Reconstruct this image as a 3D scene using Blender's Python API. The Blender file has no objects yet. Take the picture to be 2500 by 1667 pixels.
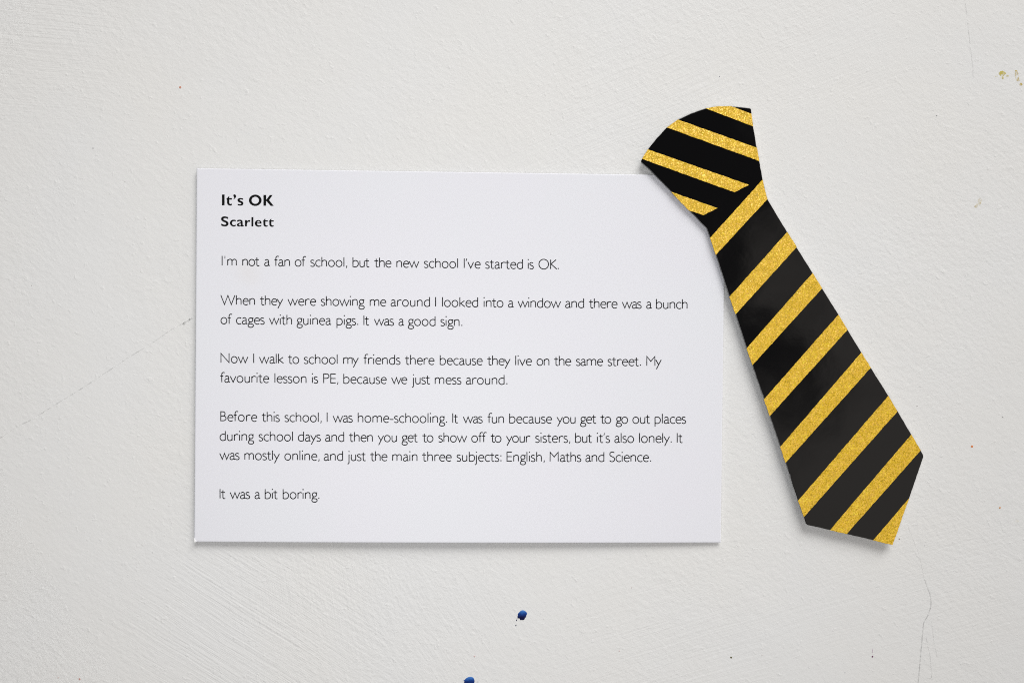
import bpy, bmesh, math, random
import numpy as np
from mathutils import Vector
from mathutils.geometry import tessellate_polygon

random.seed(7)
S = bpy.context.scene
COL = S.collection
MM = 0.001

# ------------------------------------------------------------------ camera
LENS, SENSOR = 32.0, 36.0
FRAME_W = 0.2877                        # metres of wall across the picture
DIST = FRAME_W * LENS / SENSOR
YAW = math.radians(1.65)
cam = bpy.data.cameras.new('camera')
cam.lens, cam.sensor_width, cam.sensor_fit = LENS, SENSOR, 'HORIZONTAL'
cam.clip_start, cam.clip_end = 0.005, 50
cam_o = bpy.data.objects.new('camera', cam)
COL.objects.link(cam_o)
CAM = Vector((-DIST * math.tan(YAW), -DIST, 0.0))
cam_o.location = CAM
cam_o.rotation_euler = (math.pi / 2, 0, -YAW)
S.camera = cam_o

# ------------------------------------------------------------------ world (the dim room in front of the wall)
W = bpy.data.worlds.new('World')
S.world = W
W.use_nodes = True
wn, wl = W.node_tree.nodes, W.node_tree.links
bg = wn['Background']
bg.inputs['Strength'].default_value = 1.0
tc = wn.new('ShaderNodeTexCoord')
sep = wn.new('ShaderNodeSeparateXYZ')
wl.new(tc.outputs['Generated'], sep.inputs[0])
wnz = wn.new('ShaderNodeTexNoise')
wnz.inputs['Scale'].default_value = 13.0
wnz.inputs['Detail'].default_value = 2.0
wl.new(tc.outputs['Generated'], wnz.inputs['Vector'])
a1 = wn.new('ShaderNodeMath'); a1.operation = 'MULTIPLY_ADD'      # dark behind the camera and to the left, a paler room to the right
a1.inputs[1].default_value = 0.50
wl.new(wnz.outputs['Fac'], a1.inputs[0]); wl.new(sep.outputs['X'], a1.inputs[2])
a2 = wn.new('ShaderNodeMath'); a2.operation = 'MULTIPLY_ADD'
a2.inputs[1].default_value = -0.28
wl.new(sep.outputs['Z'], a2.inputs[0]); wl.new(a1.outputs[0], a2.inputs[2])
ramp = wn.new('ShaderNodeValToRGB')
ramp.color_ramp.interpolation = 'EASE'
ramp.color_ramp.elements[0].position = 0.50
ramp.color_ramp.elements[0].color = (0.06, 0.06, 0.066, 1)
ramp.color_ramp.elements[1].position = 0.60
ramp.color_ramp.elements[1].color = (0.56, 0.52, 0.49, 1)
wl.new(a2.outputs[0], ramp.inputs[0])
wl.new(ramp.outputs[0], bg.inputs['Color'])

# ------------------------------------------------------------------ lamps (large window light from above right, soft fill)
def area(name, loc, target, size, power, color):
    l = bpy.data.lights.new(name, 'AREA')
    l.shape, l.size, l.size_y = 'RECTANGLE', size[0], size[1]
    l.energy, l.color = power, color
    o = bpy.data.objects.new(name, l)
    COL.objects.link(o)
    o.location = loc
    o.rotation_euler = (Vector(target) - Vector(loc)).to_track_quat('-Z', 'Y').to_euler()
    return o
area('window_light', (0.56, -1.10, 1.50), (0.03, 0, 0.0), (1.4, 1.0), 36.5, (1.0, 0.99, 0.975))
area('fill_light', (-0.06, -0.37, -0.05), (0.0, 0, 0.0), (0.20, 0.20), 0.130, (0.97, 0.98, 1.0)).data.spread = math.radians(88)

S.view_settings.view_transform = 'Standard'
S.view_settings.look = 'None'
S.view_settings.exposure = 0.0
S.view_settings.gamma = 1.0
S.view_settings.use_curve_mapping = False
S.cycles.max_bounces = 4
S.cycles.use_denoising = False
S.cycles.filter_width = 1.05

# ------------------------------------------------------------------ from photo pixels (2500 x 1667) to points on the wall
FPX = 2500 * LENS / SENSOR
RIGHT = Vector((math.cos(YAW), -math.sin(YAW), 0))
FWD = Vector((math.sin(YAW), math.cos(YAW), 0))
UP = Vector((0, 0, 1))

def at(px, py, depth=0.0):
    """point `depth` metres in front of the wall (depth may be a function of x, z)"""
    d = FWD + RIGHT * ((px - 1250) / FPX) + UP * ((833.5 - py) / FPX)
    dep = depth if not callable(depth) else 0.001
    p = None
    for _ in range(4 if callable(depth) else 1):
        t = (-dep - CAM.y) / d.y
        p = CAM + d * t
        if callable(depth):
            dep = depth(p.x, p.z)
    return Vector((p.x, -dep, p.z))

# ------------------------------------------------------------------ material helpers
def mat(name):
    m = bpy.data.materials.new(name)
    m.use_nodes = True
    return m, m.node_tree.nodes, m.node_tree.links, m.node_tree.nodes['Principled BSDF']

def simple(name, color, rough=0.5, spec=0.5):
    m, n, l, b = mat(name)
    b.inputs['Base Color'].default_value = (*color, 1)
    b.inputs['Roughness'].default_value = rough
    b.inputs['Specular IOR Level'].default_value = spec
    return m

def math_node(n, l, op, a, b=None, c=None, clamp=False):
    x = n.new('ShaderNodeMath'); x.operation = op; x.use_clamp = clamp
    for i, v in enumerate((a, b, c)):
        if v is None: continue
        if isinstance(v, (int, float)): x.inputs[i].default_value = v
        else: l.new(v, x.inputs[i])
    return x.outputs[0]

def noise(n, l, vec, scale, detail=2.0, rough=0.5, distort=0.0):
    x = n.new('ShaderNodeTexNoise')
    x.inputs['Scale'].default_value = scale
    x.inputs['Detail'].default_value = detail
    x.inputs['Roughness'].default_value = rough
    x.inputs['Distortion'].default_value = distort
    l.new(vec, x.inputs['Vector'])
    return x

def maprange(n, l, v, a, b, c=0.0, d=1.0, smooth=True):
    x = n.new('ShaderNodeMapRange')
    if smooth: x.interpolation_type = 'SMOOTHSTEP'
    l.new(v, x.inputs['Value'])
    for i, q in zip(('From Min', 'From Max', 'To Min', 'To Max'), (a, b, c, d)): x.inputs[i].default_value = q
    return x.outputs['Result']

# ------------------------------------------------------------------ wall material: rolled and brushed white paint
def wall_material():
    m, n, l, b = mat('white_wall_paint')
    t = n.new('ShaderNodeTexCoord')
    # swap to a flat coordinate (x, z) and warp it a little
    warp = noise(n, l, t.outputs['Object'], 35, 2)
    wv = n.new('ShaderNodeVectorMath'); wv.operation = 'MULTIPLY_ADD'
    l.new(warp.outputs['Color'], wv.inputs[0]); wv.inputs[1].default_value = (0.006, 0.006, 0.006)
    l.new(t.outputs['Object'], wv.inputs[2])
    vec = wv.outputs[0]
    wv2 = n.new('ShaderNodeVectorMath'); wv2.operation = 'MULTIPLY_ADD'
    l.new(warp.outputs['Color'], wv2.inputs[0]); wv2.inputs[1].default_value = (0.0022, 0.0022, 0.0022)
    l.new(t.outputs['Object'], wv2.inputs[2])
    vec2 = wv2.outputs[0]

    def stretched(angle, along, across, detail=2.0, rough=0.55, vec=vec):
        mp = n.new('ShaderNodeMapping'); mp.vector_type = 'TEXTURE'
        mp.inputs['Rotation'].default_value = (0, math.radians(angle), 0)
        l.new(vec, mp.inputs['Vector'])
        sc = n.new('ShaderNodeVectorMath'); sc.operation = 'MULTIPLY'
        sc.inputs[1].default_value = (along, 100, across)
        l.new(mp.outputs[0], sc.inputs[0])
        return noise(n, l, sc.outputs[0], 1.0, detail, rough).outputs['Fac']

    def spot(px, py, r_in, r_out):
        c = at(px, py)
        d = n.new('ShaderNodeVectorMath'); d.operation = 'DISTANCE'
        l.new(t.outputs['Object'], d.inputs[0]); d.inputs[1].default_value = c
        wob = math_node(n, l, 'MULTIPLY_ADD', noise(n, l, t.outputs['Object'], 30, 2).outputs['Fac'], 0.05, -0.025)
        dd = math_node(n, l, 'ADD', d.outputs['Value'], wob)
        return maprange(n, l, dd, r_in * FRAME_W / 2500, r_out * FRAME_W / 2500, 1.0, 0.0)

    # roller stipple, two orientations, patchy strength
    st1 = stretched(38, 420, 800, 3.0, 0.6)
    st2 = stretched(-25, 600, 1150, 2.0, 0.6)
    patch = maprange(n, l, noise(n, l, t.outputs['Object'], 14, 2).outputs['Fac'], 0.3, 0.7, 0.45, 1.1)
    stp = math_node(n, l, 'ADD', st1, math_node(n, l, 'MULTIPLY', st2, 0.6))
    stp = math_node(n, l, 'MULTIPLY', stp, patch)
    # raised crumbs in the stipple
    crumb = maprange(n, l, noise(n, l, vec, 520, 2, 0.6).outputs['Fac'], 0.60, 0.80, 0.0, 0.45)
    h = math_node(n, l, 'ADD', stp, crumb)
    # brushed areas: (pixel centre, radii, stroke angle in the picture, strength)
    for (px, py, ri, ro, ang, amt) in (
            (1560, 260, 100, 520, 22, 1.0), (2000, 60, 40, 420, 20, 0.7),
            (620, 1560, 60, 480, -33, 1.25), (120, 60, 40, 380, -6, 1.0),
            (800, 1400, 30, 300, -80, 0.7), (1050, 1500, 60, 300, -58, 0.6),
            (1650, 1620, 80, 420, 16, 0.8), (2250, 1420, 80, 420, 14, 0.6)):
        k = stretched(-ang, 30, 1250, 3.0, 0.65, vec2)
        msk = spot(px, py, ri, ro)
        h = math_node(n, l, 'ADD', h, math_node(n, l, 'MULTIPLY', math_node(n, l, 'MULTIPLY', k, msk), amt * 1.05))
        # brushing flattens the stipple a little
    # broad unevenness of the plaster
    h = math_node(n, l, 'ADD', h, math_node(n, l, 'MULTIPLY', noise(n, l, t.outputs['Object'], 60, 2).outputs['Fac'], 1.6))
    bump = n.new('ShaderNodeBump')
    bump.inputs['Strength'].default_value = 0.8
    bump.inputs['Distance'].default_value = 0.00015
    l.new(h, bump.inputs['Height'])
    l.new(bump.outputs[0], b.inputs['Normal'])
    # paint colour: neutral white with faint warmer and cooler patches
    cr = n.new('ShaderNodeValToRGB')
    cr.color_ramp.elements[0].position = 0.35; cr.color_ramp.elements[0].color = (0.752, 0.750, 0.730, 1)
    cr.color_ramp.elements[1].position = 0.65; cr.color_ramp.elements[1].color = (0.750, 0.754, 0.745, 1)
    l.new(noise(n, l, t.outputs['Object'], 22, 3).outputs['Fac'], cr.inputs[0])
    l.new(cr.outputs[0], b.inputs['Base Color'])
    b.inputs['Roughness'].default_value = 0.62
    b.inputs['Specular IOR Level'].default_value = 0.3
    return m

def link(name, bm_or_mesh, material, parent=None, smooth=False):
    if isinstance(bm_or_mesh, bmesh.types.BMesh):
        me = bpy.data.meshes.new(name)
        bm_or_mesh.to_mesh(me); bm_or_mesh.free()
    else:
        me = bm_or_mesh
    if material: me.materials.append(material)
    if smooth: me.polygons.foreach_set('use_smooth', [True] * len(me.polygons))
    o = bpy.data.objects.new(name, me)
    COL.objects.link(o)
    if parent: o.parent = parent
    return o

# ------------------------------------------------------------------ the wall
bm = bmesh.new()
x0, x1, z0, z1 = -0.34, 0.34, -0.26, 0.26
vs = [bm.verts.new(p) for p in ((x0, 0, z0), (x1, 0, z0), (x1, 0, z1), (x0, 0, z1),
                                (x0, .05, z0), (x1, .05, z0), (x1, .05, z1), (x0, .05, z1))]
for f in ((0, 1, 2, 3), (5, 4, 7, 6), (4, 5, 1, 0), (1, 5, 6, 2), (3, 2, 6, 7), (4, 0, 3, 7)):
    bm.faces.new([vs[i] for i in f])
wall = link('wall', bm, wall_material())
wall['label'] = 'white painted plaster wall with brush marks behind the card and tie'
wall['category'] = 'wall'
wall['kind'] = 'structure'

# ------------------------------------------------------------------ shapes cut from pixel outlines
def closed_curve(pts, sub=4):
    """smooth closed outline through the points"""
    P = [Vector(p) for p in pts]
    out, k = [], len(P)
    for i in range(k):
        a, b_, c, d = P[i - 1], P[i], P[(i + 1) % k], P[(i + 2) % k]
        for j in range(sub):
            t = j / sub
            out.append(0.5 * ((2 * b_) + (c - a) * t + (2 * a - 5 * b_ + 4 * c - d) * t * t + (3 * b_ - a - 3 * c + d) * t ** 3))
    return [(v.x, v.y) for v in out]

def slab(bm, outline, back, front):
    """closed plate from a pixel outline; back / front are depths or depth functions"""
    area2 = sum(outline[i - 1][0] * outline[i][1] - outline[i][0] * outline[i - 1][1] for i in range(len(outline)))
    if area2 > 0: outline = outline[::-1]          # anticlockwise seen from the camera (pixel y points down)
    f = [at(x, y, front) for x, y in outline]
    base = []
    for p in f:
        d = back(p.x, p.z) if callable(back) else back
        base.append(Vector((p.x, -d, p.z)))
    vf = [bm.verts.new(p) for p in f]
    vb = [bm.verts.new(p) for p in base]
    top = bm.faces.new(vf)
    bm.faces.new(vb[::-1])
    for i in range(len(vf)):
        bm.faces.new((vf[i - 1], vb[i - 1], vb[i], vf[i]))
    return top

# ------------------------------------------------------------------ marks on the wall
def dome(bm, outline, height, steps=3):
    """low blob of dried paint on the wall"""
    cx = sum(p[0] for p in outline) / len(outline); cy = sum(p[1] for p in outline) / len(outline)
    area2 = sum(outline[i - 1][0] * outline[i][1] - outline[i][0] * outline[i - 1][1] for i in range(len(outline)))
    if area2 > 0: outline = outline[::-1]
    rings = []
    for k in range(steps):
        q = 1 - (k / steps) ** 1.5
        dep = 0.00003 + height * math.sin(k / steps * math.pi / 2)
        if k == 0: dep = -0.0001
        rings.append([bm.verts.new(at(cx + (x - cx) * q, cy + (y - cy) * q, dep)) for x, y in outline])
    top = bm.verts.new(at(cx, cy, 0.00003 + height))
    for a, b_ in zip(rings, rings[1:]):
        for i in range(len(a)):
            bm.faces.new((a[i - 1], a[i], b_[i], b_[i - 1]))
    for i in range(len(rings[-1])):
        bm.faces.new((rings[-1][i - 1], rings[-1][i], top))

def blob(cx, cy, r, k=11, jag=0.25):
    return closed_curve([(cx + r * (1 + random.uniform(-jag, jag)) * math.cos(i / k * math.tau),
                          cy + r * (1 + random.uniform(-jag, jag)) * math.sin(i / k * math.tau)) for i in range(k)], 2)

def blue_paint(centre, half):
    # the pigment has run down and pooled: thin pale wash at the top, thick navy at the bottom
    m, n, l, b = mat('blue_paint')
    t = n.new('ShaderNodeTexCoord')
    sp = n.new('ShaderNodeSeparateXYZ'); l.new(t.outputs['Object'], sp.inputs[0])
    nz = noise(n, l, t.outputs['Object'], 900, 3, 0.6)
    v = math_node(n, l, 'SUBTRACT', sp.outputs['Z'], centre.z)
    v = math_node(n, l, 'DIVIDE', v, half)
    v = math_node(n, l, 'ADD', v, math_node(n, l, 'MULTIPLY_ADD', nz.outputs['Fac'], 0.9, -0.45))
    v = math_node(n, l, 'MULTIPLY_ADD', v, 0.5, 0.5)
    cr = n.new('ShaderNodeValToRGB')
    e = cr.color_ramp.elements
    e[0].position = 0.30; e[0].color = (0.003, 0.004, 0.045, 1)
    e[1].position = 1.0; e[1].color = (0.16, 0.31, 0.60, 1)
    q = e.new(0.60); q.color = (0.005, 0.035, 0.20, 1)
    q = e.new(0.78); q.color = (0.025, 0.12, 0.40, 1)
    l.new(v, cr.inputs[0]); l.new(cr.outputs[0], b.inputs['Base Color'])
    b.inputs['Roughness'].default_value = 0.6
    b.inputs['Specular IOR Level'].default_value = 0.15
    return m

def zp(pts, x, y, s):
    return [(x + a / s, y + b_ / s) for a, b_ in pts]

bm = bmesh.new()
o1 = zp([(1130, 550), (1190, 568), (1250, 610), (1270, 660), (1262, 700), (1245, 740), (1245, 780), (1208, 800), (1185, 855),
         (1125, 875), (1105, 860), (1075, 880), (1045, 850), (1040, 825), (990, 815), (972, 792), (956, 762), (977, 735),
         (972, 690), (1000, 640), (1040, 600), (1080, 565)], 1180, 1440, 11.76)
dome(bm, closed_curve(o1, 3), 0.0001)
dome(bm, zp([(985, 790), (968, 850), (967, 876), (953, 888), (938, 880), (938, 862), (958, 842), (974, 790)], 1180, 1440, 11.76), 0.0001)
dome(bm, blob(1180 + 935 / 11.76, 1440 + 1010 / 11.76, 1.6, 8, 0.1), 0.00008)
sp1 = link('paint_splash', bm, blue_paint(at(1274, 1501), 14 * FRAME_W / 2500), wall, True)
sp1['label'] = 'blue paint splash with a tail and a dot below the card'
bm = bmesh.new()
o2 = zp([(858, 1126), (872, 1080), (882, 1042), (828, 1016), (900, 962), (960, 900), (1050, 850), (1150, 828), (1230, 838), (1300, 890),
         (1330, 960), (1350, 1020), (1340, 1080), (1345, 1200), (1290, 1330), (1150, 1400), (1000, 1380), (890, 1280)], 1080, 1600, 16.8)
dome(bm, closed_curve(o2, 3), 0.0001)
dome(bm, blob(1080 + 1460 / 16.8, 1600 + 1065 / 16.8, 1.1, 8, 0.1), 0.00006)
sp2 = link('paint_splash', bm, blue_paint(at(1145, 1664), 16 * FRAME_W / 2500), wall, True)
sp2['label'] = 'blue paint splash cut off by the bottom edge of the photo'

SPECKS = [  # pixel x, y, radius, colour, what
    (440, 214, 4.0, (0.56, 0.26, 0.18), 'terracotta pink'), (227, 362, 1.7, (0.12, 0.12, 0.13), 'grey'),
    (305, 443, 1.4, (0.35, 0.34, 0.33), 'grey'), (1757, 187, 1.7, (0.05, 0.06, 0.14), 'dark blue'),
    (2287, 283, 1.9, (0.12, 0.12, 0.12), 'grey'), (2278, 271, 1.2, (0.25, 0.25, 0.24), 'grey'),
    (1785, 1604, 3.2, (0.09, 0.08, 0.02), 'olive'), (2130, 1602, 3.0, (0.16, 0.06, 0.12), 'purple'),
    (2196, 1315, 2.6, (0.17, 0.12, 0.03), 'olive brown'), (2373, 1089.5, 3.6, (0.68, 0.20, 0.05), 'orange'),
    (2130.2, 1588, 1.3, (0.52, 0.42, 0.48), 'faint purple'), (2239, 991, 1.9, (0.22, 0.18, 0.15), 'brown'), (2448, 1018, 2.0, (0.24, 0.22, 0.20), 'brown'),
    (2441.5, 1239, 3.2, (0.62, 0.34, 0.18), 'pale orange'), (194, 1657, 3.4, (0.58, 0.32, 0.28), 'pink'),
    (1158.5, 1601, 2.8, (0.58, 0.34, 0.32), 'pink'), (1512, 1588, 2.0, (0.58, 0.33, 0.31), 'pink'),
    (1542, 1434, 1.5, (0.38, 0.22, 0.2), 'reddish'), (1860.5, 1598, 1.5, (0.3, 0.22, 0.14), 'brown'),
    (2063, 1641, 1.5, (0.3, 0.3, 0.33), 'grey'), (77, 697, 1.6, (0.35, 0.35, 0.34), 'grey'), (142, 1653, 2.2, (0.62, 0.42, 0.38), 'pink'),
    (1345, 328, 1.6, (0.30, 0.29, 0.29), 'grey'), (2257, 1331, 1.5, (0.4, 0.4, 0.41), 'grey'), (372, 1348, 1.4, (0.3, 0.3, 0.3), 'grey')]
for px, py, r, c, what in SPECKS:
    c = tuple(0.68 * v + 0.32 * 0.7 for v in c) if r < 2.95 else c   # the smallest specks are thin washes of paint
    bm = bmesh.new()
    shape = blob(px, py, r * 0.9, 9, 0.22)
    if what == 'faint purple': shape = [(x, py + (y - py) * 7) for x, y in shape]      # a thin run of paint
    dome(bm, shape, 0.00005, 2)
    s = link('paint_speck', bm, simple('paint_speck_' + what.replace(' ', '_'), c, 0.6, 0.3), wall)
    s['label'] = what + ' speck of paint'

def faded(name, color, amount, scale, lo, hi, aspect=None):
    """a mark so thin that the wall shows through it in patches"""
    m, n, l, b = mat(name)
    b.inputs['Base Color'].default_value = (*color, 1)
    b.inputs['Roughness'].default_value = 0.6
    b.inputs['Specular IOR Level'].default_value = 0.2
    t = n.new('ShaderNodeTexCoord')
    nz = noise(n, l, t.outputs['Object'], scale, 3, 0.65)
    a = maprange(n, l, nz.outputs['Fac'], lo, hi, 0.0, amount)
    l.new(a, b.inputs['Alpha'])
    return m

def stroke_mesh(bm, pts, w, depth):
    pts = [Vector(p) for p in pts]
    L, R = [], []
    for i, p in enumerate(pts):
        t = (pts[min(i + 1, len(pts) - 1)] - pts[max(i - 1, 0)]).normalized()
        nrm = Vector((-t.y, t.x))
        ww = w[i] if isinstance(w, (list, tuple)) else w
        L.append(bm.verts.new(at(*(p + nrm * ww / 2), depth))); R.append(bm.verts.new(at(*(p - nrm * ww / 2), depth)))
    for i in range(len(pts) - 1):
        bm.faces.new((L[i], L[i + 1], R[i + 1], R[i]))

def open_curve(pts, sub=5):
    P = [Vector(p) for p in pts]
    P = [2 * P[0] - P[1]] + P + [2 * P[-1] - P[-2]]
    out = []
    for i in range(1, len(P) - 2):
        a, b_, c, d = P[i - 1:i + 3]
        for j in range(sub):
            t = j / sub
            out.append(0.5 * ((2 * b_) + (c - a) * t + (2 * a - 5 * b_ + 4 * c - d) * t * t + (3 * b_ - a - 3 * c + d) * t ** 3))
    return [tuple(v) for v in out] + [tuple(P[-2])]

pencil = faded('pencil', (0.10, 0.10, 0.105), 0.22, 900, 0.28, 0.66)
pencil_broken = faded('pencil_broken', (0.09, 0.09, 0.09), 0.21, 420, 0.38, 0.68)
pencil_faint = faded('pencil_faint', (0.16, 0.16, 0.165), 0.14, 700, 0.30, 0.68)
MARKS = [
    ('long broken pencil line running down to the left of the card', pencil_broken, 1.9,
     [(-30, 1086), (5, 1066), (38, 1043.5), (85, 1020), (104, 1007), (152.7, 976.5), (178.7, 961), (222, 933.5), (256.8, 910.6), (295, 885),
      (326, 865), (375, 835), (416, 806), (451, 787), (468, 778)]),
    ('faint straight pencil line at the top right', pencil_faint, 2.0, [(2350, -40), (2355.7, 0), (2362.8, 56.7), (2368, 106), (2374, 158), (2376.5, 191)]),
    ('darkest pencil line, bending below the tie tip', pencil, 2.6,
     [(2257.8, 1414.8), (2263, 1431), (2269.7, 1447.7), (2273, 1468), (2271.5, 1484), (2264, 1504.5), (2256, 1518), (2252.8, 1541),
      (2250.5, 1568.5), (2248, 1596), (2245, 1630.7), (2241.3, 1667), (2238, 1700)]),
    ('short faint pencil line beside the darkest one', pencil_faint, 2.4, [(2260.5, 1554), (2266, 1577.7), (2271, 1603), (2272.4, 1623.4), (2274.8, 1655)]),
    ('small pencil tick at the bottom right', pencil_faint, 2.2, [(2262, 1654.5), (2275, 1657), (2289, 1663)]),
    ('very faint pencil line curving from the tie tip', pencil_faint, 1.4, [(2208.6, 1267), (2230, 1318), (2244, 1356), (2252, 1392), (2257, 1416)]),
    ('very faint thin pencil line at the bottom right', pencil_faint, 1.6, [(2273, 1508), (2277, 1540), (2282, 1575), (2288, 1603)])]
for lab, mt, w, pts in MARKS:
    bm = bmesh.new()
    stroke_mesh(bm, open_curve(pts), w, 0.00005)
    link('pencil_mark', bm, mt, wall)['label'] = lab
bm = bmesh.new()   # the smudge where the long line meets the card
stroke_mesh(bm, open_curve([(446, 792), (456, 785), (464, 780), (469, 777)]), [3, 6, 7, 4] * 4, 0.00006)
link('pencil_smudge', bm, faded('pencil_smudge', (0.12, 0.12, 0.11), 0.45, 1200, 0.46, 0.68), wall)

yellow = faded('yellow_stain', (0.60, 0.50, 0.06), 0.9, 800, 0.40, 0.62)
ochre = faded('ochre_stain', (0.60, 0.46, 0.12), 0.85, 600, 0.34, 0.62)
pale = faded('pale_stain', (0.62, 0.50, 0.20), 0.55, 500, 0.36, 0.64)
for lab, mt, shapes in (
        ('yellow paint stain near the top right corner', yellow, [blob(2447, 180, 8, 11, 0.3), blob(2433, 186, 3.2, 9, 0.3), blob(2460, 186, 3, 9, 0.3), blob(2448, 191, 3, 9, .3)]),
        ('ochre paint streak at the right edge', ochre, [closed_curve([(2479, 172), (2484, 174), (2487, 184), (2488, 194), (2490, 197), (2484, 199), (2480, 194), (2478, 184)], 3), blob(2492, 207, 3.5, 9, .3)]),
        ('pale yellow stain on the right', pale, [closed_curve([(2392, 482), (2397, 488), (2393, 500), (2384, 508), (2379, 504), (2386, 494)], 3)]),
        ('very pale yellow stain by the right edge', pale, [blob(2482, 1271, 4, 9, .35)])):
    bm = bmesh.new()
    for k, sh in enumerate(shapes):
        area2 = sum(sh[i - 1][0] * sh[i][1] - sh[i][0] * sh[i - 1][1] for i in range(len(sh)))
        if area2 > 0: sh = sh[::-1]
        bm.faces.new([bm.verts.new(at(x, y, 0.00004 + k * 0.000005)) for x, y in sh])
    link('paint_stain', bm, mt, wall)['label'] = lab

# ------------------------------------------------------------------ the card
CARD_T = 0.0004
_tl, _tr, _br, _bl = (at(480, 411), at(1771, 429.5), at(1760, 1326), at(474, 1322))
_w = (_tr - _tl).length; _h = (_tl - _bl).length

def card_gap(x, z):
    """how far the card's back stands off the wall: it bows out towards the bottom"""
    s = min(1, max(0, (x - _bl.x) / _w)); t = min(1, max(0, (_tl.z - z) / _h))
    bow = math.sin(math.pi * min(1, max(0, 0.06 + 0.90 * s))) ** 0.8
    return 0.00045 + 0.00035 * (1 - s) + 0.0011 * (t ** 1.4) * bow

def card_front(x, z):
    return card_gap(x, z) + CARD_T

cpx = [(480, 411), (1771, 429.5), (1760, 1324), (474, 1322)]
corner = [at(*p, card_front) for p in cpx]
def card_xz(s, t):
    p = (corner[0] * (1 - s) + corner[1] * s) * (1 - t) + (corner[3] * (1 - s) + corner[2] * s) * t
    return p.x, p.z
def steps(k, e):
    inner = [i / k for i in range(1, k)]
    return [0, e * .33, e, e * 1.5] + inner + [1 - e * 1.5, 1 - e, 1 - e * .33, 1]
ss, tt = steps(48, 0.0022), steps(34, 0.0030)
bm = bmesh.new()
F, B = [], []
for j, t in enumerate(tt):
    fr, br = [], []
    for i, s in enumerate(ss):
        x, z = card_xz(s, t)
        edge = 0.0
        for k, n_ in ((i, len(ss)), (j, len(tt))):
            q = min(k, n_ - 1 - k)
            edge = max(edge, (0.00007, 0.00002, 0.0)[q] if q < 2 else 0.0)
        fr.append(bm.verts.new((x, -(card_front(x, z) - edge), z)))
        br.append(bm.verts.new((x, -card_gap(x, z), z)))
    F.append(fr); B.append(br)
for j in range(len(tt) - 1):
    for i in range(len(ss) - 1):
        bm.faces.new((F[j + 1][i], F[j + 1][i + 1], F[j][i + 1], F[j][i]))
        bm.faces.new((B[j][i], B[j][i + 1], B[j + 1][i + 1], B[j + 1][i]))
for j in range(len(tt) - 1):
    bm.faces.new((F[j][0], B[j][0], B[j + 1][0], F[j + 1][0]))
    bm.faces.new((F[j + 1][-1], B[j + 1][-1], B[j][-1], F[j][-1]))
for i in range(len(ss) - 1):
    bm.faces.new((F[0][i + 1], B[0][i + 1], B[0][i], F[0][i]))
    bm.faces.new((F[-1][i], B[-1][i], B[-1][i + 1], F[-1][i + 1]))

def card_material():
    m, n, l, b = mat('white_card')
    t = n.new('ShaderNodeTexCoord')
    nz = noise(n, l, t.outputs['Object'], 28, 3)
    cr = n.new('ShaderNodeValToRGB')
    cr.color_ramp.elements[0].position = 0.3; cr.color_ramp.elements[0].color = (0.780, 0.779, 0.826, 1)
    cr.color_ramp.elements[1].position = 0.7; cr.color_ramp.elements[1].color = (0.776, 0.788, 0.824, 1)
    l.new(nz.outputs['Fac'], cr.inputs[0])
    # a faint beige thumb smudge near the first line
    d = n.new('ShaderNodeVectorMath'); d.operation = 'DISTANCE'
    l.new(t.outputs['Object'], d.inputs[0]); d.inputs[1].default_value = at(605, 668, card_front)
    a = maprange(n, l, d.outputs['Value'], 0.0, 0.0055, 0.35, 0.0)
    a = math_node(n, l, 'MULTIPLY', a, noise(n, l, t.outputs['Object'], 260, 3).outputs['Fac'])
    mx = n.new('ShaderNodeMix'); mx.data_type = 'RGBA'
    l.new(a, mx.inputs['Factor']); l.new(cr.outputs[0], mx.inputs['A']); mx.inputs['B'].default_value = (0.72, 0.67, 0.60, 1)
    l.new(mx.outputs['Result'], b.inputs['Base Color'])
    bp = n.new('ShaderNodeBump'); bp.inputs['Strength'].default_value = 0.02; bp.inputs['Distance'].default_value = 0.0001
    l.new(noise(n, l, t.outputs['Object'], 1500, 2).outputs['Fac'], bp.inputs['Height'])
    l.new(bp.outputs[0], b.inputs['Normal'])
    b.inputs['Roughness'].default_value = 0.42
    b.inputs['Specular IOR Level'].default_value = 0.35
    return m

card = bpy.data.objects.new('story_card', None)
card.empty_display_size = 0.01
COL.objects.link(card)
card.location = (0, 0, 0)
card['label'] = 'white printed card with bold heading and thin black paragraphs of text'
card['category'] = 'card'
link('sheet', bm, card_material(), card, True)

# bent white corner at the lower left
bm = bmesh.new()
pA, pB, pC = (473.6, 1312.0), (479.5, 1322.6), (474.2, 1322.8)
slab(bm, [pA, (476.5, 1318.5), pB, pC], card_front, lambda x, z: card_front(x, z) + 0.00012)
link('bent_corner', bm, simple('bare_card_fibre', (0.9, 0.9, 0.9), 0.7), card)
# ------------------------------------------------------------------ thin lettering, drawn with strokes (cap height = 100)
def arc(cx, cy, rx, ry, a0, a1, k=None):
    k = k or max(4, int(abs(a1 - a0) / 12))
    return [(cx + rx * math.cos(math.radians(a0 + (a1 - a0) * i / k)), cy + ry * math.sin(math.radians(a0 + (a1 - a0) * i / k))) for i in range(k + 1)]
def bez(p0, p1, p2, p3, k=8):
    out = []
    for i in range(k + 1):
        t = i / k; u = 1 - t
        out.append(tuple(u**3 * a + 3*u*u*t * b_ + 3*u*t*t * c + t**3 * d for a, b_, c, d in zip(p0, p1, p2, p3)))
    return out
DOT = lambda x, y, w=11: [[(x, y - w / 2), (x, y + w / 2)], w]
XH = 64
n_arch = lambda x, w: [(x, 42)] + bez((x, 46), (x + 8, 60), (x + 18, 66), (x + 28 * w / 50, 66)) + bez((x + 28 * w / 50, 66), (x + w - 7, 66), (x + w, 57), (x + w, 42)) + [(x + w, 0)]
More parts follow.
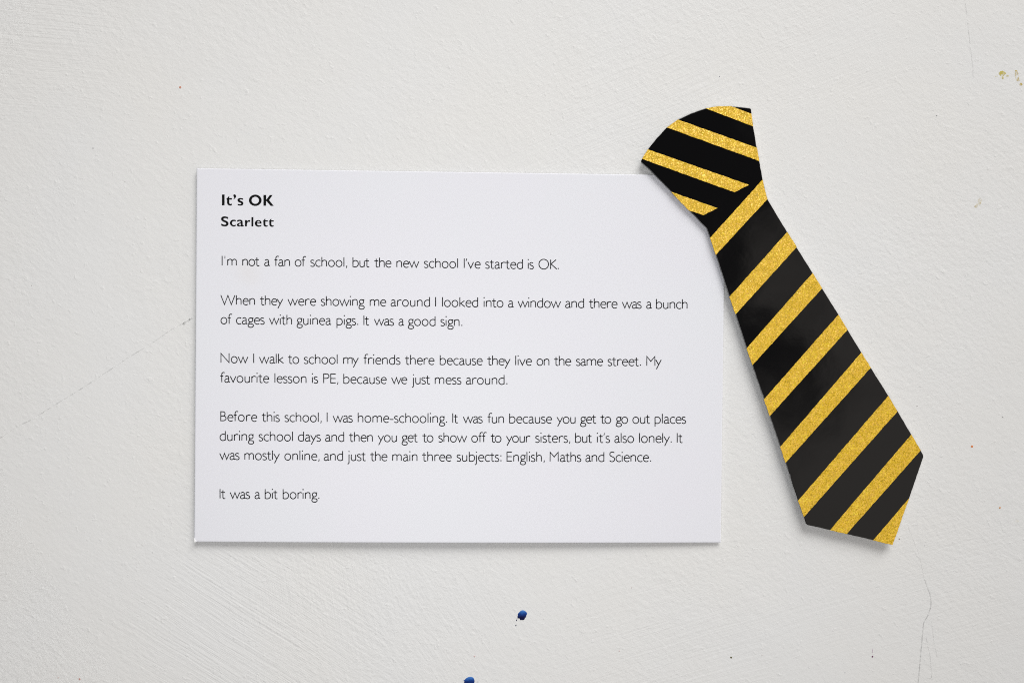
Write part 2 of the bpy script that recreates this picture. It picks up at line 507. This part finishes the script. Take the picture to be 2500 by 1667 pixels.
# glyph: (left bearing, right bearing, strokes); bearings measured from the centre lines
G = {}
G['I'] = (13.5, 13.5, [[(0, 0), (0, 100)]])
G['l'] = G['I']
G['i'] = (13.5, 13.5, [[(0, 0), (0, 62)], DOT(0, 97, 12)])
G['j'] = (10, 13.5, [[(0, XH), (0, -16)] + bez((0, -18), (0, -30), (-5, -36), (-16, -37)), DOT(0, 96)])
G['n'] = (13.5, 13.5, [[(0, 0), (0, XH)], n_arch(0, 50)])
G['h'] = (13.5, 13.5, [[(0, 0), (0, 100)], n_arch(0, 50)])
G['m'] = (13.5, 13.5, [[(0, 0), (0, XH)], n_arch(0, 46), n_arch(46, 46)])
G['u'] = (13.5, 13.5, [[(0, XH), (0, 24)] + bez((0, 22), (0, 6), (9, -2), (22, -2)) + bez((22, -2), (34, -2), (44, 8), (47, 18)), [(47, XH), (47, 0)]])
G['r'] = (13.5, 2, [[(0, 0), (0, XH)], [(0, 40)] + bez((0, 44), (6, 58), (16, 67), (28, 66)) + bez((28, 66), (33, 66), (37, 64), (41, 58))])
G['o'] = (10, 10, [arc(31, 32, 31, 34, 0, 360, 36)])
G['c'] = (10, 4, [arc(31, 32, 31, 34, 52, 308, 26)])
G['e'] = (10, 6, [[(1, 36), (55, 36)] + bez((55, 40), (54, 56), (43, 66), (29, 66)) + arc(31, 32, 31, 34, 94, 180, 9) + arc(31, 32, 31, 34, 182, 312, 14)])
G['a'] = (10, 2, [[(4, 55)] + bez((4, 55), (10, 63), (18, 66), (24, 66)) + bez((24, 66), (36, 66), (42, 58), (42, 46)) + [(42, 10)] + bez((42, 8), (42, 1), (48, -2), (55, 6)),
                  [(42, 39)] + bez((42, 39), (32, 38), (3, 36), (1, 16)) + bez((1, 16), (0, 5), (8, -2), (18, -2)) + bez((18, -2), (28, -2), (36, 4), (42, 13))])
G['s'] = (6, 6, [bez((37, 59), (32, 64), (27, 66), (21, 66)) + bez((21, 66), (10, 66), (3, 60), (3, 51)) + bez((3, 51), (3, 33), (41, 36), (41, 15))
                 + bez((41, 15), (41, 4), (32, -2), (20, -2)) + bez((20, -2), (12, -2), (6, 1), (1, 6))])
G['t'] = (0, 3, [[(20, 87), (20, 16)] + bez((20, 14), (20, 3), (26, -2), (33, -2)) + bez((33, -2), (38, -2), (41, -1), (45, 2)), [(0, XH), (42, XH)]])
G['f'] = (0, -7, [[(16, 0), (16, 78)] + bez((16, 80), (16, 94), (24, 103), (35, 103)) + bez((35, 103), (39, 103), (43, 102), (47, 98)), [(0, XH), (33, XH)]])
G['d'] = (10, 13.5, [[(57, 0), (57, 100)], [(57, 60)] + bez((57, 60), (50, 65), (42, 66), (36, 66)) + bez((36, 66), (14, 66), (1, 50), (1, 31)) + bez((1, 31), (1, 12), (14, -2), (33, -2)) + bez((33, -2), (43, -2), (52, 4), (57, 11))])
G['b'] = (13.5, 10, [[(0, 100), (0, 2)] + bez((0, 2), (8, -1), (16, -2), (22, -2)) + bez((22, -2), (44, -2), (57, 13), (57, 33)) + bez((57, 33), (57, 52), (46, 66), (28, 66)) + bez((28, 66), (16, 66), (5, 58), (0, 48))])
G['p'] = (13.5, 10, [[(0, -35), (0, XH)], [(0, 61)] + bez((0, 61), (8, 65), (16, 66), (23, 66)) + bez((23, 66), (44, 66), (57, 52), (57, 32)) + bez((57, 32), (57, 12), (44, -2), (24, -2)) + bez((24, -2), (14, -2), (6, 0), (0, 4))])
G['g'] = (8, 1, [arc(27, 43, 22, 22, 0, 360, 26), [(38, 63), (57, 63)],
                 [(24, 21)] + bez((24, 21), (10, 17), (8, 12), (8, 9)) + bez((8, 9), (8, 3), (16, 2), (28, 1)) + bez((28, 1), (46, 0), (56, -6), (56, -17))
                 + bez((56, -17), (56, -29), (44, -36), (28, -36)) + bez((28, -36), (11, -36), (0, -29), (0, -18)) + bez((0, -18), (0, -8), (6, -2), (14, 2))])
G['k'] = (13.5, 3, [[(0, 0), (0, 100)], [(49, XH), (8, 34), (54, -1)]])
G['v'] = (3, 3, [[(0, XH), (30, 0), (60, XH)]])
G['w'] = (3, 3, [[(0, XH), (27.5, 0), (51, XH), (74, 0), (102, XH)]])
G['y'] = (3, 3, [[(0, XH), (31, 12)], [(59, XH), (7, -37)]])
G['W'] = (3, 4, [[(0, 100), (39.5, 0), (76, 98), (112, 0), (151, 100)]])
G['N'] = (16, 15, [[(0, 0), (0, 98), (86, 2), (86, 100)]])
G['M'] = (15, 15, [[(0, 0), (1, 98), (43.5, 47), (86, 98), (87, 0)]])
G['P'] = (15, 6, [[(0, 0), (0, 98), (22, 98)] + bez((22, 98), (44, 98), (56, 90), (56, 74)) + bez((56, 74), (56, 58), (42, 50), (24, 50)) + [(0, 50)]])
G['E'] = (15, 6, [[(53, 98), (0, 98), (0, 2), (53, 2)], [(0, 50), (51, 50)]])
G['B'] = (15, 8, [[(24, 53), (0, 53), (0, 98), (20, 98)] + bez((20, 98), (36, 98), (45, 90), (45, 76)) + bez((45, 76), (45, 62), (36, 53), (24, 53)) + bez((24, 53), (44, 53), (56, 43), (56, 28)) + bez((56, 28), (56, 12), (42, 2), (22, 2)) + [(0, 2), (0, 53)]])
G['S'] = (8, 8, [bez((51, 91), (46, 97), (38, 101), (29, 101)) + bez((29, 101), (13, 101), (3, 91), (3, 76)) + bez((3, 76), (3, 48), (54, 54), (54, 25))
                 + bez((54, 25), (54, 9), (42, -2), (27, -2)) + bez((27, -2), (16, -2), (8, 2), (1, 11))])
G['O'] = (12, 12, [arc(51, 50, 51, 52, 0, 360, 48)])
G['K'] = (15, 3, [[(0, 0), (0, 100)], [(58, 100), (4, 53), (66, -1)]])
G['.'] = (18, 10, [DOT(0, 6, 12)])
G[','] = (18, 10, [[[(1, 12), (1, 2), (-4, -15)], 9]])
G[':'] = (17, 10, [DOT(0, 6, 12), DOT(0, 58, 12)])
G['-'] = (5, 5, [[(0, 31), (40, 31)]])
G["'"] = (10, 10, [[[(0, 100), (-0.5, 72)], 7.5]])
G['\u2019'] = (8, 8, [[[(1, 100), (1, 91), (-5, 74)], 8.5]])
SW = 10.2

def strokes_of(g):
    for s in g[2]:
        if len(s) == 2 and not isinstance(s[1], tuple):
            yield s[0], s[1]
        else:
            yield s, SW

def ribbon(pts, w):
    """left and right outlines of a stroke, mitred"""
    P = [np.array(pts[0], float)]
    for p in pts[1:]:
        p = np.array(p, float)
        if np.hypot(*(p - P[-1])) > 0.3: P.append(p)
    closed = np.hypot(*(P[0] - P[-1])) < 0.6 and len(P) > 8
    if closed: P = P[:-1]
    L, R, k = [], [], len(P)
    for i in range(k):
        if closed: a, b_ = P[i] - P[i - 1], P[(i + 1) % k] - P[i]
        else:
            a = P[i] - P[i - 1] if i else P[1] - P[0]
            b_ = P[i + 1] - P[i] if i < k - 1 else P[-1] - P[-2]
        a = a / np.hypot(*a); b_ = b_ / np.hypot(*b_)
        t = a + b_
        if np.hypot(*t) < 1e-3: t = a
        t = t / np.hypot(*t)
        nrm = np.array((-t[1], t[0]))
        c = max(0.42, float(np.dot(nrm, (-a[1], a[0]))))
        L.append(P[i] + nrm * (w / 2 / c)); R.append(P[i] - nrm * (w / 2 / c))
    return L, R, closed

def word(bm, text, x_a, x_b, base, cap):
    """set one word between pixel x_a and x_b; base(x) is the pixel height of the baseline"""
    k = cap / 100
    pen, placed = 0.0, []
    for i, ch in enumerate(text):
        g = G[ch]
        xs = [p[0] for pts, w in strokes_of(g) for p in pts]
        lo, hi = min(xs), max(xs)
        o_lo = 0 if ch in 'jg\u2019,' else lo
        if i: pen += g[0] - (0 if ch in 'jg\u2019,\'' else lo)
        placed.append((ch, pen, lo, hi))
        pen += hi + g[1]
    nat0 = placed[0][1] + placed[0][2] - SW / 2
    last = placed[-1]
    nat1 = last[1] + last[3] + (6 if last[0] in '.:' else SW / 2)
    gaps = max(1, len(placed) - 1)
    track = ((x_b - x_a) / k - (nat1 - nat0)) / gaps if len(placed) > 1 else 0
    for i, (ch, ox, lo, hi) in enumerate(placed):
        for si, (pts, w) in enumerate(strokes_of(G[ch])):
            L, R, closed = ribbon(pts, w)
            z = 0.000018 + 0.000002 * si
            dep = lambda x, zz, z=z: card_front(x, zz) + z
            def V(q):
                px = x_a + (q[0] + ox - nat0 + track * i) * k
                return bm.verts.new(at(px, base(px) - q[1] * k, dep))
            VL, VR = [V(q) for q in L], [V(q) for q in R]
            rng = range(len(VL)) if closed else range(len(VL) - 1)
            for j in rng:
                j2 = (j + 1) % len(VL)
                bm.faces.new((VR[j], VR[j2], VL[j2], VL[j]))

def baseline(*pts):
    """baseline height through measured (x, y) pixels"""
    xs, ys = [p[0] for p in pts], [p[1] for p in pts]
    c = np.polyfit(xs, ys, min(2, len(pts) - 1))
    return lambda x: float(np.polyval(c, x))

def za(*pairs): return [(520 + a / 3.92, 520 + b_ / 3.92) for a, b_ in pairs]
def zb(*pairs): return [(1100 + a / 3.5636, 1100 + b_ / 3.5636) for a, b_ in pairs]
def mixd(a, b_): return [(520 + a / 3.92, 1100 + b_ / 3.5636)]
Q = '\u2019'
LINES = [
    (baseline((541, 647.8), (838, 650.8), (1132, 654.3), (1352, 656.8)),
     "I'm not a fan of school, but the new school", za((83, 228), (280, 447), (490, 540), (583, 737), (782, 895), (930, 1285), (1335, 1500), (1540, 1708), (1755, 1975), (2017, 2346)),
     f"I{Q}ve started is OK.", zb((115, 262), (300, 630), (672, 725), (765, 943))),
    (baseline((541, 743.3), (1063, 748.0), (1678, 753.3)),
     "When they were showing me around I", za((70, 402), (445, 672), (713, 987), (1030, 1453), (1500, 1658), (1700, 2077), (2126, 2136)),
     "looked into a window and there was a bunch", mixd(2192, 240) + zb((288, 460), (500, 545), (583, 962), (997, 1162), (1200, 1453), (1490, 1663), (1702, 1745), (1787, 2062))),
    (baseline((541, 790.2), (890, 793.3), (1120, 795.5)),
     "of cages with guinea pigs. It was a good", za((72, 187), (220, 495), (535, 757), (800, 1135), (1182, 1390), (1440, 1497), (1540, 1733), (1775, 1827), (1865, 2130)),
     "sign.", mixd(2175, 103)),
    (baseline((541, 885.1), (1030, 889.4), (1590, 892.6)),
     "Now I walk to school my friends there", za((72, 338), (385, 394), (440, 680), (713, 825), (868, 1193), (1245, 1395), (1437, 1795), (1833, 2120)),
     "because they live on the same street. My", mixd(2170, 280) + zb((315, 522), (563, 708), (748, 860), (897, 1050), (1090, 1327), (1365, 1657), (1703, 1837))),
    (baseline((541, 932.4), (880, 935.6), (1230, 937.8)),
     "favourite lesson is PE, because we just", za((65, 538), (588, 895), (947, 1007), (1055, 1200), (1247, 1663), (1705, 1860), (1900, 2080)),
     "mess around.", mixd(2122, 95) + zb((133, 495))),
    (baseline((541, 1027.0), (900, 1030.5), (1290, 1032.0), (1650, 1032.9)),
     "Before this school, I was home-schooling.", za((70, 423), (462, 640), (683, 1040), (1088, 1097), (1145, 1338), (1385, 2240)),
     "It was fun because you get to go out places", mixd(2290, 68) + zb((107, 280), (318, 465), (510, 883), (922, 1088), (1127, 1270), (1300, 1398), (1437, 1545), (1582, 1738), (1775, 2050))),
    (baseline((541, 1074.6), (880, 1077.0), (1290, 1079.2), (1660, 1079.6)),
     "during school days and then you get to", za((63, 395), (435, 765), (812, 1033), (1073, 1256), (1297, 1530), (1575, 1760), (1805, 1962), (2000, 2110)),
     f"show off to your sisters, but it{Q}s also lonely. It", mixd(2155, 145) + zb((180, 318), (345, 443), (482, 697), (735, 1042), (1083, 1233), (1273, 1388), (1425, 1597), (1640, 1925), (1968, 2022))),
    (baseline((541, 1120.7), (1060, 1124.8), (1580, 1126.0)),
     "was mostly online, and just the main three", za((60, 255), (300, 640), (683, 1020), (1060, 1245), (1283, 1465), (1500, 1670), (1715, 1957), (1997, 2285)),
     "subjects: English, Maths and Science.", mixd(2330, 443) + zb((487, 820), (862, 1138), (1173, 1338), (1380, 1745))),
    (baseline((545, 1216.0), (770, 1216.8)),
     "It was a bit boring.", za((63, 122), (160, 355), (398, 447), (495, 622), (667, 1018)), "", [])]

def ink(name, c, rough):
    return simple(name, (c, c, c * 1.1), rough, 0.12)
ink_thin = ink('black_print', 0.003, 0.5)
first = lambda ab: (ab[0][0], ab[0][1])
def spans(zoomed):
    # za / zb / mixd give (start, end) pixel pairs; undo their second coordinate's separate origin
    return zoomed
PAR = [(0,), (1, 2), (3, 4), (5, 6, 7), (8,)]
for rows in PAR:
    bm = bmesh.new()
    for r in rows:
        base, t1, s1, t2, s2 = LINES[r]
        ws = t1.split() + t2.split()
        sp = list(s1) + list(s2)
        assert len(ws) == len(sp), (ws, len(sp))
        for w_, (a, b_) in zip(ws, sp):
            word(bm, w_, a, b_, base, 22.9)
    # the joined c and t of "subjects"
    if 7 in rows:
        bx = LINES[7][0]
    link('paragraph', bm, ink_thin, card)

# bold heading and name, as filled outlines (measured on an enlarged view)
def hz(pts): return [(530 + a / 15.68, 460 + b_ / 15.68) for a, b_ in pts]
def filled(bm, loops):
    loops = [hz(lp) for lp in loops]
    vs = [[Vector((x, y, 0)) for x, y in lp] for lp in loops]
    tri = tessellate_polygon(vs)
    flat = [p for lp in loops for p in lp]
    dep = lambda x, z: card_front(x, z) + 0.00002
    V = [bm.verts.new(at(x, y, dep)) for x, y in flat]
    for t in tri:
        a, b_, c = (Vector(flat[i]) for i in t)
        if (b_ - a).cross(c - a) > 0: t = t[::-1]
        try: bm.faces.new([V[i] for i in t])
        except ValueError: pass
def ell(cx, cy, rx, ry, k=48): return [(cx + rx * math.cos(i / k * math.tau), cy + ry * math.sin(i / k * math.tau)) for i in range(k)]
bm = bmesh.new()
filled(bm, [[(187, 236), (287, 238), (285, 650), (187, 650)]])
T = [(343, 418), (465, 288), (468, 375), (572, 376), (570, 432), (468, 432), (466, 540), (472, 575), (490, 595), (515, 599), (545, 592), (570, 582), (566, 640), (540, 655),
     (490, 662), (440, 650), (400, 615), (382, 565), (380, 432)]
filled(bm, [T])
filled(bm, [closed_curve([(620, 275), (632, 245), (668, 232), (705, 247), (728, 290), (722, 335), (700, 375), (665, 405), (624, 424), (645, 385), (653, 345), (632, 315)], 3)])
filled(bm, [closed_curve([(992, 443), (945, 428), (905, 425), (875, 432), (865, 448), (880, 462), (940, 488), (985, 520), (1003, 560), (1000, 610), (970, 648), (920, 662), (870, 662),
                          (820, 652), (790, 638), (795, 592), (840, 608), (885, 612), (918, 600), (925, 585), (905, 562), (850, 540), (805, 510), (783, 470), (785, 425), (815, 390), (870, 370),
                          (930, 372), (992, 390)], 3)])
filled(bm, [ell(1461, 458, 243, 216), ell(1462, 459, 140, 135)[::-1]])
filled(bm, [[(1775, 252), (1878, 253), (1880, 425), (1890, 430), (2020, 254), (2125, 258), (1990, 450), (2168, 673), (2050, 673), (1887, 485), (1878, 490), (1872, 668), (1775, 668)]])
h1 = link('heading', bm, ink('bold_print', 0.003, 0.45), card)
h1['label'] = 'larger bold heading at the top of the card'
bm = bmesh.new()
filled(bm, [closed_curve([(418, 1172), (360, 1148), (300, 1140), (262, 1152), (245, 1178), (260, 1205), (330, 1232), (395, 1268), (432, 1315), (438, 1370), (410, 1420), (355, 1450), (290, 1458),
                          (220, 1445), (160, 1418), (168, 1350), (230, 1380), (290, 1392), (335, 1380), (348, 1352), (335, 1325), (290, 1300), (225, 1272), (180, 1238), (155, 1190),
                          (160, 1135), (200, 1092), (270, 1072), (345, 1080), (418, 1105)], 3)])
filled(bm, [closed_curve([(712, 1270), (660, 1255), (620, 1260), (585, 1285), (570, 1330), (585, 1375), (620, 1405), (665, 1408), (718, 1392), (715, 1440), (670, 1458), (600, 1458), (545, 1430),
                          (505, 1385), (487, 1335), (500, 1275), (545, 1225), (600, 1202), (660, 1202), (712, 1218)], 3)])
filled(bm, [closed_curve([(768, 1228), (820, 1205), (890, 1200), (950, 1220), (975, 1260), (980, 1340), (983, 1400), (995, 1418), (1030, 1410), (1025, 1440), (975, 1462), (930, 1462), (905, 1442),
                          (860, 1460), (820, 1460), (775, 1440), (757, 1400), (770, 1360), (820, 1330), (880, 1310), (908, 1292), (895, 1268), (860, 1255), (815, 1265), (775, 1285)], 3),
            closed_curve([(908, 1350), (860, 1362), (832, 1385), (840, 1408), (870, 1420), (900, 1405)], 3)[::-1]])
filled(bm, [[(1068, 1213), (1142, 1215), (1148, 1260), (1168, 1238), (1190, 1220), (1230, 1210), (1275, 1225), (1255, 1290), (1220, 1278), (1198, 1280), (1180, 1290), (1160, 1310), (1150, 1330), (1143, 1380), (1140, 1458), (1068, 1458)]])
filled(bm, [[(1315, 1100), (1390, 1100), (1387, 1460), (1315, 1460)]])
filled(bm, [[(1705, 1350), (1525, 1350), (1530, 1372), (1545, 1395), (1580, 1415), (1630, 1420), (1670, 1411), (1703, 1396), (1695, 1440), (1650, 1465), (1590, 1472), (1530, 1462), (1475, 1425), (1450, 1385), (1443, 1340),
             (1448, 1310), (1475, 1255), (1525, 1220), (1575, 1212), (1630, 1220), (1680, 1255), (1700, 1300)],
            [(1525, 1312), (1550, 1268), (1585, 1252), (1622, 1268), (1640, 1312)]])
T2 = [(1740, 1268), (1845, 1145), (1850, 1222), (1945, 1228), (1940, 1272), (1850, 1272), (1850, 1370), (1860, 1405), (1890, 1420), (1942, 1410), (1935, 1455), (1895, 1472), (1840, 1468), (1795, 1440), (1772, 1390), (1772, 1275)]
filled(bm, [T2]); filled(bm, [[(x + 228, y + 2) for x, y in T2]])
h2 = link('name_line', bm, bpy.data.materials['bold_print'], card)
h2['label'] = 'bold name line under the heading'

# ------------------------------------------------------------------ the tie
TIE_BACK_T, TIE_FACE_T, STRIPE_T = 0.0006, 0.00025, 0.00006
def tie_gap(x, z):
    top, bot = at(1800, 260).z, at(2180, 1330).z
    t = min(1.2, max(-0.2, (top - z) / (top - bot)))
    return 0.0012 + 0.0005 * t
def lay(h): return lambda x, z: tie_gap(x, z) + h
OUT = [(1565, 394)] + [(1567.5, 388), (1582, 365), (1604, 337), (1628, 311.5), (1655, 292), (1687, 277), (1722, 265), (1752, 260.5), (1783.6, 259.6), (1808, 261.7), (1832, 264.6),
       (1834, 268), (1838.5, 307.6), (1848, 361), (1854, 393), (1862, 437.7), (1868, 464.5), (1873.7, 486.2), (1921.6, 566), (1984, 666), (2047, 767.7), (2103, 860), (2169, 965.7),
       (2225, 1060), (2248, 1099), (2254, 1110), (2254.5, 1115), (2220, 1216), (2178.7, 1329.8), (2131.5, 1318), (2067, 1303), (2026.3, 1293.3), (1972, 1281), (1967.5, 1277),
       (1963, 1261), (1948.5, 1221.7), (1918, 1129), (1905, 1090.6), (1879.5, 1015.4), (1865.5, 974.7), (1848, 925.6), (1837, 891), (1822.7, 850.7), (1796, 767), (1781, 724.8),
       (1747.7, 622.5), (1733.5, 581.5), (1725, 557.6), (1681.6, 513.5), (1638, 468), (1582, 411.4), (1566, 397.5)]

def rough_outline(pts, amp, step=9):
    """hand-cut edge: subdivide and jitter very slightly"""
    out = []
    for i, p in enumerate(pts):
        q = pts[(i + 1) % len(pts)]
        d = math.hypot(q[0] - p[0], q[1] - p[1])
        k = max(1, int(d / step))
        out.append(p)
        for j in range(1, k):
            t = j / k
            out.append((p[0] + (q[0] - p[0]) * t + random.gauss(0, amp), p[1] + (q[1] - p[1]) * t + random.gauss(0, amp)))
    return out
def grown(pts, g):
    cx = sum(p[0] for p in pts) / len(pts); cy = sum(p[1] for p in pts) / len(pts)
    out, k = [], len(pts)
    for i in range(k):
        a, b_ = Vector(pts[i - 1]), Vector(pts[(i + 1) % k])
        t = (b_ - a).normalized()
        out.append((pts[i][0] + t.y * g, pts[i][1] - t.x * g))
    return out

def black_vinyl():
    m, n, l, b = mat('glossy_black')
    t = n.new('ShaderNodeTexCoord')
    # stray flakes of gold glitter
    v = n.new('ShaderNodeTexVoronoi'); v.inputs['Scale'].default_value = 160
    l.new(t.outputs['Object'], v.inputs['Vector'])
    sp = n.new('ShaderNodeSeparateColor'); l.new(v.outputs['Color'], sp.inputs[0])
    keep = math_node(n, l, 'GREATER_THAN', sp.outputs[0], 0.93)
    near = math_node(n, l, 'LESS_THAN', v.outputs['Distance'], 0.022)
    fl = math_node(n, l, 'MULTIPLY', keep, near)
    mx = n.new('ShaderNodeMix'); mx.data_type = 'RGBA'
    l.new(fl, mx.inputs['Factor']); mx.inputs['A'].default_value = (0.0022, 0.0021, 0.0022, 1); mx.inputs['B'].default_value = (0.5, 0.42, 0.25, 1)
    l.new(mx.outputs['Result'], b.inputs['Base Color'])
    bp = n.new('ShaderNodeBump'); bp.inputs['Strength'].default_value = 0.5; bp.inputs['Distance'].default_value = 0.0004
    hh = math_node(n, l, 'ADD', noise(n, l, t.outputs['Object'], 45, 2).outputs['Fac'], math_node(n, l, 'MULTIPLY', noise(n, l, t.outputs['Object'], 500, 2).outputs['Fac'], 0.03))
    l.new(hh, bp.inputs['Height']); l.new(bp.outputs[0], b.inputs['Normal'])
    b.inputs['Roughness'].default_value = 0.09
    b.inputs['Specular IOR Level'].default_value = 0.5
    return m

def glitter():
    m, n, l, b = mat('gold_glitter')
    t = n.new('ShaderNodeTexCoord')
    v = n.new('ShaderNodeTexVoronoi'); v.inputs['Scale'].default_value = 4300
    v.inputs['Randomness'].default_value = 1.0
    l.new(t.outputs['Object'], v.inputs['Vector'])
    sp = n.new('ShaderNodeSeparateColor'); l.new(v.outputs['Color'], sp.inputs[0])
    big = noise(n, l, t.outputs['Object'], 420, 2)
    x = math_node(n, l, 'ADD', math_node(n, l, 'MULTIPLY', sp.outputs[0], 0.66), math_node(n, l, 'MULTIPLY_ADD', big.outputs['Fac'], 0.7, -0.16))
    cr = n.new('ShaderNodeValToRGB'); e = cr.color_ramp.elements
    e[0].position = 0.05; e[0].color = (0.48, 0.31, 0.006, 1)
    e[1].position = 0.99; e[1].color = (1.0, 0.80, 0.10, 1)  # rare brightest flakes: their glint is put into the base colour
    for pos, c in ((0.25, (0.66, 0.42, 0.008, 1)), (0.5, (0.80, 0.50, 0.020, 1)), (0.72, (0.82, 0.49, 0.075, 1)), (0.86, (0.86, 0.61, 0.02, 1))):
        q = e.new(pos); q.color = c
    l.new(x, cr.inputs[0]); l.new(cr.outputs[0], b.inputs['Base Color'])
    # every flake lies at its own tilt
    nv = n.new('ShaderNodeVectorMath'); nv.operation = 'MULTIPLY_ADD'
    l.new(v.outputs['Color'], nv.inputs[0]); nv.inputs[1].default_value = (0.6, 0.6, 0.6); nv.inputs[2].default_value = (-0.3, -0.3, -0.3)
    ge = n.new('ShaderNodeNewGeometry')
    ad = n.new('ShaderNodeVectorMath'); ad.operation = 'ADD'
    l.new(nv.outputs[0], ad.inputs[0]); l.new(ge.outputs['Normal'], ad.inputs[1])
    nm = n.new('ShaderNodeVectorMath'); nm.operation = 'NORMALIZE'; l.new(ad.outputs[0], nm.inputs[0])
    l.new(nm.outputs[0], b.inputs['Normal'])
    b.inputs['Metallic'].default_value = 0.12
    b.inputs['Roughness'].default_value = 0.35
    return m

tie = bpy.data.objects.new('necktie', None)
tie.empty_display_size = 0.01
COL.objects.link(tie)
tie['label'] = 'flat cut-out school tie, glossy black with gold glitter stripes, overlapping the card corner'
tie['category'] = 'tie'

def bevelled(o, w, seg=2):
    b = o.modifiers.new('soft_edge', 'BEVEL')
    b.width, b.segments, b.limit_method, b.angle_limit = w, seg, 'ANGLE', math.radians(60)
    return o

rough = rough_outline(OUT, 0.22)
bm = bmesh.new()
slab(bm, grown(rough, -0.4), lay(0), lay(TIE_BACK_T))
link('backing', bm, simple('white_board', (0.72, 0.70, 0.68), 0.8, 0.2), tie)
bm = bmesh.new()
slab(bm, rough, lay(TIE_BACK_T - 0.00002), lay(TIE_BACK_T + TIE_FACE_T))
bevelled(link('front_panel', bm, black_vinyl(), tie), 0.0002, 3)

def z6(*p): return [(1540 + a / 3.92, 240 + b_ / 3.92) for a, b_ in p]
STRIPES = [
    z6((715, 97), (830, 79), (955, 76), (1156, 150), (1171, 271)),
    z6((450, 205), (1209, 475), (1231, 603), (344, 280)),
    z6((163, 490), (1132, 830), (992, 900), (107, 581), (130, 540)),
    z6((384, 895), (832, 1052), (695, 1120), (555, 1073)),
    [(1862, 438.5), (1868, 464.5), (1874, 486.4), (1747.6, 622.6), (1733.3, 581.2)],
    [(1922, 566), (1945.4, 603.3), (1796, 767.2), (1780.7, 725)],
    [(1984.2, 666.3), (2007.4, 703.8), (1837, 891.3), (1822.5, 850.6)],
    [(2047.2, 767.8), (2069.6, 804.6), (1879.3, 1015.6), (1865.2, 974.6)],
    [(2103.2, 860.2), (2126.4, 897.4), (1917.8, 1129.4), (1904.8, 1090.4)],
    [(2169.2, 965.6), (2191.4, 1003.8), (1963, 1261.4), (1948.3, 1221.8)],
    [(2225.2, 1060), (2248.2, 1099), (2067, 1303.2), (2026.3, 1293.5)],
    [(2220, 1215.6), (2179, 1330), (2131.5, 1318.2)]]
gl = glitter()
for poly in STRIPES:
    bm = bmesh.new()
    f = TIE_BACK_T + TIE_FACE_T
    slab(bm, rough_outline(poly, 0.28, 6), lay(f - 0.00016), lay(f + STRIPE_T))
    bevelled(link('stripe', bm, gl, tie), 0.00003, 1)
